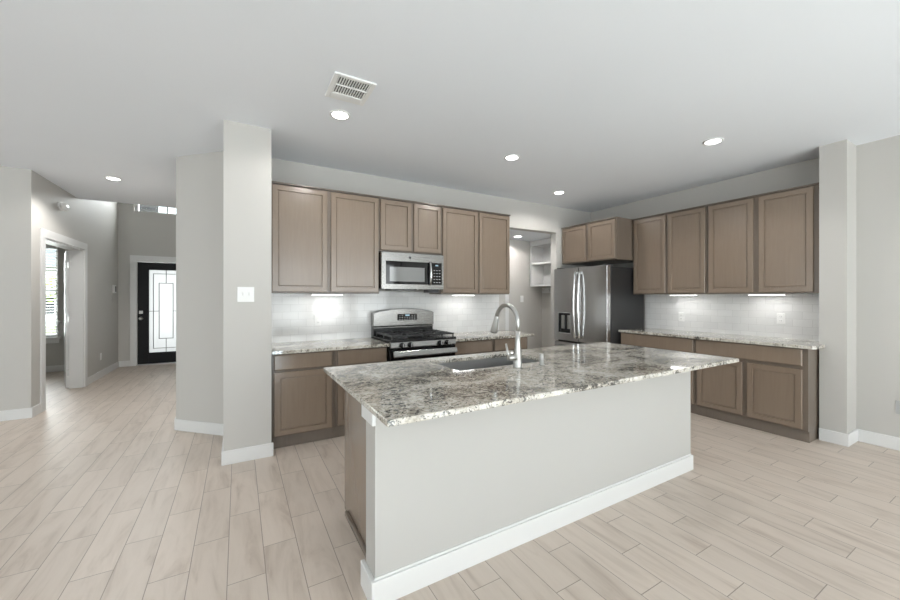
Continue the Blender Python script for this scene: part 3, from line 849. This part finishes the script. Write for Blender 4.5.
# ------------------------------------------------------------------ refrigerator
FX, FY0, FY1 = 4.210, 3.160, 4.094       # door front plane, near side, far side
rf = thing('refrigerator', (4.65, 3.64, 0), 'stainless french-door refrigerator with black sides', 'refrigerator')
fo = Vector(rf.location)
def fp(mb, name, m, bevel=0.0, parent=None, seg=3):
    return mb.build(name, m, parent or rf, bevel, seg, fo)
fp(MB().box(FX+0.085, 5.02, FY0, FY1, 0.03, 1.742), 'body', DARKS, 0.006)
fp(MB().box(FX+0.11, 4.95, FY0+0.03, FY1-0.03, 0.0, 0.03), 'foot_rail', BLACK)
FM = (FY0+FY1)/2
DZ0, DZ1 = 0.690, 1.757
d_far = MB()
# dispenser niche in the far door: y 3.80..4.03, z .80..1.10
qy0, qy1, qz0, qz1 = 3.780, 4.010, 0.800, 1.095
for a in ((FM+0.003, qy0, DZ0, DZ1), (qy1, FY1, DZ0, DZ1), (qy0, qy1, DZ0, qz0), (qy0, qy1, qz1, DZ1)):
    d_far.box(FX, FX+0.075, a[0], a[1], a[2], a[3])
bmesh.ops.remove_doubles(d_far.bm, verts=d_far.bm.verts[:], dist=1e-5)
far = fp(d_far, 'door', STEELD, 0)
near = fp(MB().box(FX, FX+0.075, FY0, FM-0.003, DZ0, DZ1), 'door', STEELD, 0.008)
ds = MB().box(FX+0.045, FX+0.07, qy0, qy1, qz0, qz1)
fp(ds, 'dispenser_recess', BLACK, 0, far)
fp(MB().box(FX-0.002, FX+0.01, qy0-0.006, qy1+0.006, qz1-0.002, qz1+0.010).box(FX-0.002, FX+0.01, qy0-0.006, qy0, qz0, qz1).box(FX-0.002, FX+0.01, qy1, qy1+0.006, qz0, qz1).box(FX-0.002, FX+0.04, qy0-0.006, qy1+0.006, qz0-0.010, qz0), 'dispenser_trim', GREYP, 0.001, far)
fp(MB().box(FX+0.02, FX+0.044, 3.920, 3.970, 0.86, 1.06).box(FX+0.02, FX+0.044, 3.815, 3.855, 0.86, 1.06), 'dispenser_paddle', NICKEL, 0.004, far)
for yy, ch in ((FM+0.040, far), (FM-0.040, near)):
    pp = []
    for i in range(17):
        q = i/16
        pp.append((FX-0.022-0.040*math.sin(PI*q)**0.6, yy, 0.735+q*0.955))
    hb = MB().tube(pp, 0.0145, 14)
    for zz in (0.75, 1.675): hb.box(FX-0.03, FX+0.001, yy-0.012, yy+0.012, zz-0.016, zz+0.016)
    fp(hb, 'handle', CHROME, 0, ch)
fz = fp(MB().box(FX, FX+0.075, FY0, FY1, 0.06, 0.665), 'freezer_drawer', STEELD, 0.016)
hb = MB().tube([(FX-0.05, FY0+0.06, 0.600), (FX-0.05, FY1-0.06, 0.600)], 0.0145, 14)
for yy in (FY0+0.10, FY1-0.10): hb.box(FX-0.05, FX+0.001, yy-0.014, yy+0.014, 0.588, 0.612)
fp(hb, 'handle', CHROME, 0, fz)
for yy in (FY0+0.06, FY1-0.06):
    fp(MB().box(FX+0.03, FX+0.16, yy-0.035, yy+0.035, 1.743, 1.775), 'hinge_cover', DGREY, 0.006)

# ------------------------------------------------------------------ nook cubby, hook rail
cb = thing('wall_cubby', (4.68, 4.62, 1.52), 'white open cubby shelf on the nook wall', 'shelf')
co = Vector(cb.location)
q = MB(); a0, a1 = 4.53, 4.829; b0, b1 = 4.245, 4.985; c0, c1 = 1.52, 2.325
q.box(a0, a1, b1-0.035, b1, c0, c1).box(a0, a1, b0, b0+0.035, c0, c1).box(a0, a1, b0+0.035, b1-0.035, c0, c0+0.035).box(a0, a1, b0+0.035, b1-0.035, c1-0.09, c1).box(a1-0.012, a1, b0+0.035, b1-0.035, c0+0.035, c1-0.09)
q.build('case', TRIM, cb, 0.002, 2, co)
MB().box(a0+0.006, a1-0.012, b0+0.035, b1-0.035, 1.905, 1.935).build('shelf_board', TRIM, cb, 0.002, 2, co)
hr = thing('hook_rail', (4.82, 4.6, 1.44), 'white hook rail under the nook cubby', 'hook rail')
ho = Vector(hr.location)
MB().box(4.812, 4.829, 4.25, 4.98, 1.405, 1.495).build('board', TRIM, hr, 0.003, 2, ho)
for yy in (4.36, 4.56, 4.76, 4.92):
    MB().tube([(4.812, yy, 1.465), (4.775, yy, 1.455), (4.760, yy, 1.475)], 0.007, 10).build('hook', NICKEL, hr, 0, 2, ho)

# ------------------------------------------------------------------ lamps
def downlight(x, y, z, label, power=22, grp='recessed ceiling lights', cone=164):
    t = thing('recessed_light', (x, y, z), label, 'ceiling light', 0, grp)
    MB().lathe((0, 0, 0), [(0.078, 0.0), (0.078, -0.005), (0.060, -0.008), (0.058, -0.003)], 'z', 36).build('trim_ring', PLASTIC, t)
    MB().lathe((0, 0, 0), [(0.058, -0.0065), (0.058, -0.0075), (0.052, -0.0105)], 'z', 36).build('lens', LENS, t)
    l = bpy.data.lights.new('downlight_beam', 'SPOT')
    l.energy = power; l.spot_size = math.radians(cone); l.spot_blend = 0.35; l.shadow_soft_size = 0.05; l.color = (1.0, 0.975, 0.94)
    o = bpy.data.objects.new('downlight_beam', l); COL.objects.link(o)
    o.parent = t; o.location = (0, 0, -0.03)
    return t
downlight(0.679, 2.875, H, 'round recessed light just below the ceiling air vent')
downlight(2.383, 2.887, H, 'round recessed light in the middle of the kitchen ceiling')
downlight(3.726, 3.537, H, 'round recessed light in the ceiling in front of the nook opening', 20, cone=160)
downlight(3.709, 1.685, H, 'round recessed light in the ceiling nearest the right-hand cabinets', cone=135)
downlight(-1.279, 5.752, H, 'round recessed light in the hall ceiling', 75, cone=150)
downlight(3.97, 4.66, 2.33, 'round recessed light inside the nook', 24)

def striplight(x, y, rz, label, z=UB):
    t = thing('under_cabinet_light', (x, y, z-0.018), label, 'light', rz, 'under-cabinet lights')
    MB().box(-0.155, 0.155, -0.03, 0.03, 0.004, 0.0175).build('housing', PLASTIC, t, 0.002)
    MB().box(-0.148, 0.148, -0.025, 0.025, 0.0, 0.0045).build('diffuser', STRIPL, t)
    area_light('strip_glow', (0, 0, -0.003), (0, 0, 0), 0.29, 0.05, 0.8, (1.0, 0.985, 0.96), t)
striplight(0.80, 3.93, 0, 'lit strip under the cabinet next to the pillar')
striplight(2.46, 3.93, 0, 'lit strip under the cabinet right of the microwave')
striplight(4.88, 2.555, PI/2, 'lit strip under the cabinet beside the fridge')
striplight(4.88, 1.71, PI/2, 'lit strip under the cabinet at the right wall return')

# ------------------------------------------------------------------ small fittings
# air vent
av = thing('air_vent', (0.655, 2.49, H), 'white rectangular louvred air vent in the ceiling', 'air vent')
f = MB(); ax, ay = 0.135, 0.155; ix, iy0, iy1 = 0.105, -0.125, 0.075
f.box(-ax, -ix, -ay, ay, -0.012, 0).box(ix, ax, -ay, ay, -0.012, 0).box(-ix, ix, -ay, iy0, -0.012, 0).box(-ix, ix, iy1, ay, -0.012, 0).box(-ix, ix, -0.034, -0.022, -0.012, 0)
f.build('frame', PLASTIC, av, 0.004)
MB().box(-ix, ix, iy0, iy1, -0.0012, -0.0002).build('duct', DGREY, av)
f = MB()
for (ya, yb) in ((iy0, -0.034), (-0.022, iy1)):
    xx = -ix+0.006
    while xx < ix-0.002:
        f.obox((xx, (ya+yb)/2, -0.0065), (0.0052, 0, 0.0026), (0, (yb-ya)/2, 0), (0.0005, 0, -0.0010)); xx += 0.0165
f.build('louvres', PLASTIC, av)

def plate(name, loc, rz, label, cat, w=0.07, h=0.115, kind='outlet', m=PLASTIC):
    """local -y faces the room"""
    t = thing(name, loc, label, cat, rz)
    MB().box(-w/2, w/2, -0.006, 0, -h/2, h/2).build('cover_plate', m, t, 0.002)
    if kind == 'outlet':
        for zz in (0.023, -0.023):
            k = MB().box(-0.017, 0.017, -0.0085, -0.006, zz-0.017, zz+0.017).build('socket', m, t, 0.003)
            for xx in (-0.007, 0.007):
                MB().box(xx-0.0013, xx+0.0013, -0.009, -0.0084, zz-0.005, zz+0.005).build('slot', DGREY, k)
    elif kind == 'switch':
        n_ = max(1, round(w/0.055))-0 if w > 0.08 else 1
        for i in range(n_):
            xx = (i-(n_-1)/2)*0.046
            MB().obox((xx, -0.010, 0.003), (0.005, 0, 0), (0, 0.006, 0.004), (0, -0.003, 0.009)).box(xx-0.008, xx+0.008, -0.0065, -0.006, -0.014, 0.014).build('toggle', m, t)
    return t
plate('switch_plate', (0.053, 3.414, 1.352), 0, 'white two-toggle switch plate on the left pillar', 'light switch', 0.120, 0.122, 'switch')
plate('wall_outlet', (0.737, WB-0.009, 1.085), 0, 'white outlet in the tile left of the range', 'outlet')
plate('wall_outlet', (XR-0.009, 2.67, 1.07), -PI/2, 'white outlet in the tile nearer the fridge', 'outlet')
plate('wall_outlet', (XR-0.009, 1.645, 1.10), -PI/2, 'white outlet in the tile nearer the right wall return', 'outlet')
plate('wall_outlet', (-1.98, 8.18, 0.345), PI/2, 'white outlet low on the hall wall', 'outlet')
plate('wall_outlet', (XR2, 0.80, 0.372), -PI/2, 'grey outlet low on the plain right wall', 'outlet', m=GREYP)
plate('switch_plate', (4.35, 5.0, 1.30), 0, 'white switch plate on the back wall of the nook', 'light switch', 0.07, 0.115, 'switch')
plate('switch_plate', (-1.98, 8.85, 1.30), PI/2, 'pale blank plate under the hall thermostat', 'wall plate', 0.07, 0.115, 'blank', WALL)
th = thing('thermostat', (-1.98, 8.90, 1.48), 'white wall thermostat with dark screen in the hall', 'thermostat', PI/2)
MB().box(-0.075, 0.075, -0.025, 0, -0.075, 0.075).build('housing', PLASTIC, th, 0.008)
MB().box(-0.005, 0.06, -0.027, -0.024, -0.05, 0.05).build('screen', DGREY, th, 0.002)
sd = thing('smoke_detector', (-1.98, 6.60, 2.50), 'white oval domed smoke detector high on the hall wall', 'smoke detector', PI/2)
MB().lathe((0, 0, 0), [(0.088, 0), (0.088, -0.014), (0.084, -0.018)], 'y', 32).build('base', PLASTIC, sd)
MB().lathe((0, 0, 0), [(0.078, -0.018), (0.074, -0.05), (0.058, -0.066), (0.02, -0.070)], 'y', 32).build('cover', PLASTIC, sd)
sd.scale = (1.25, 0.9, 0.62)
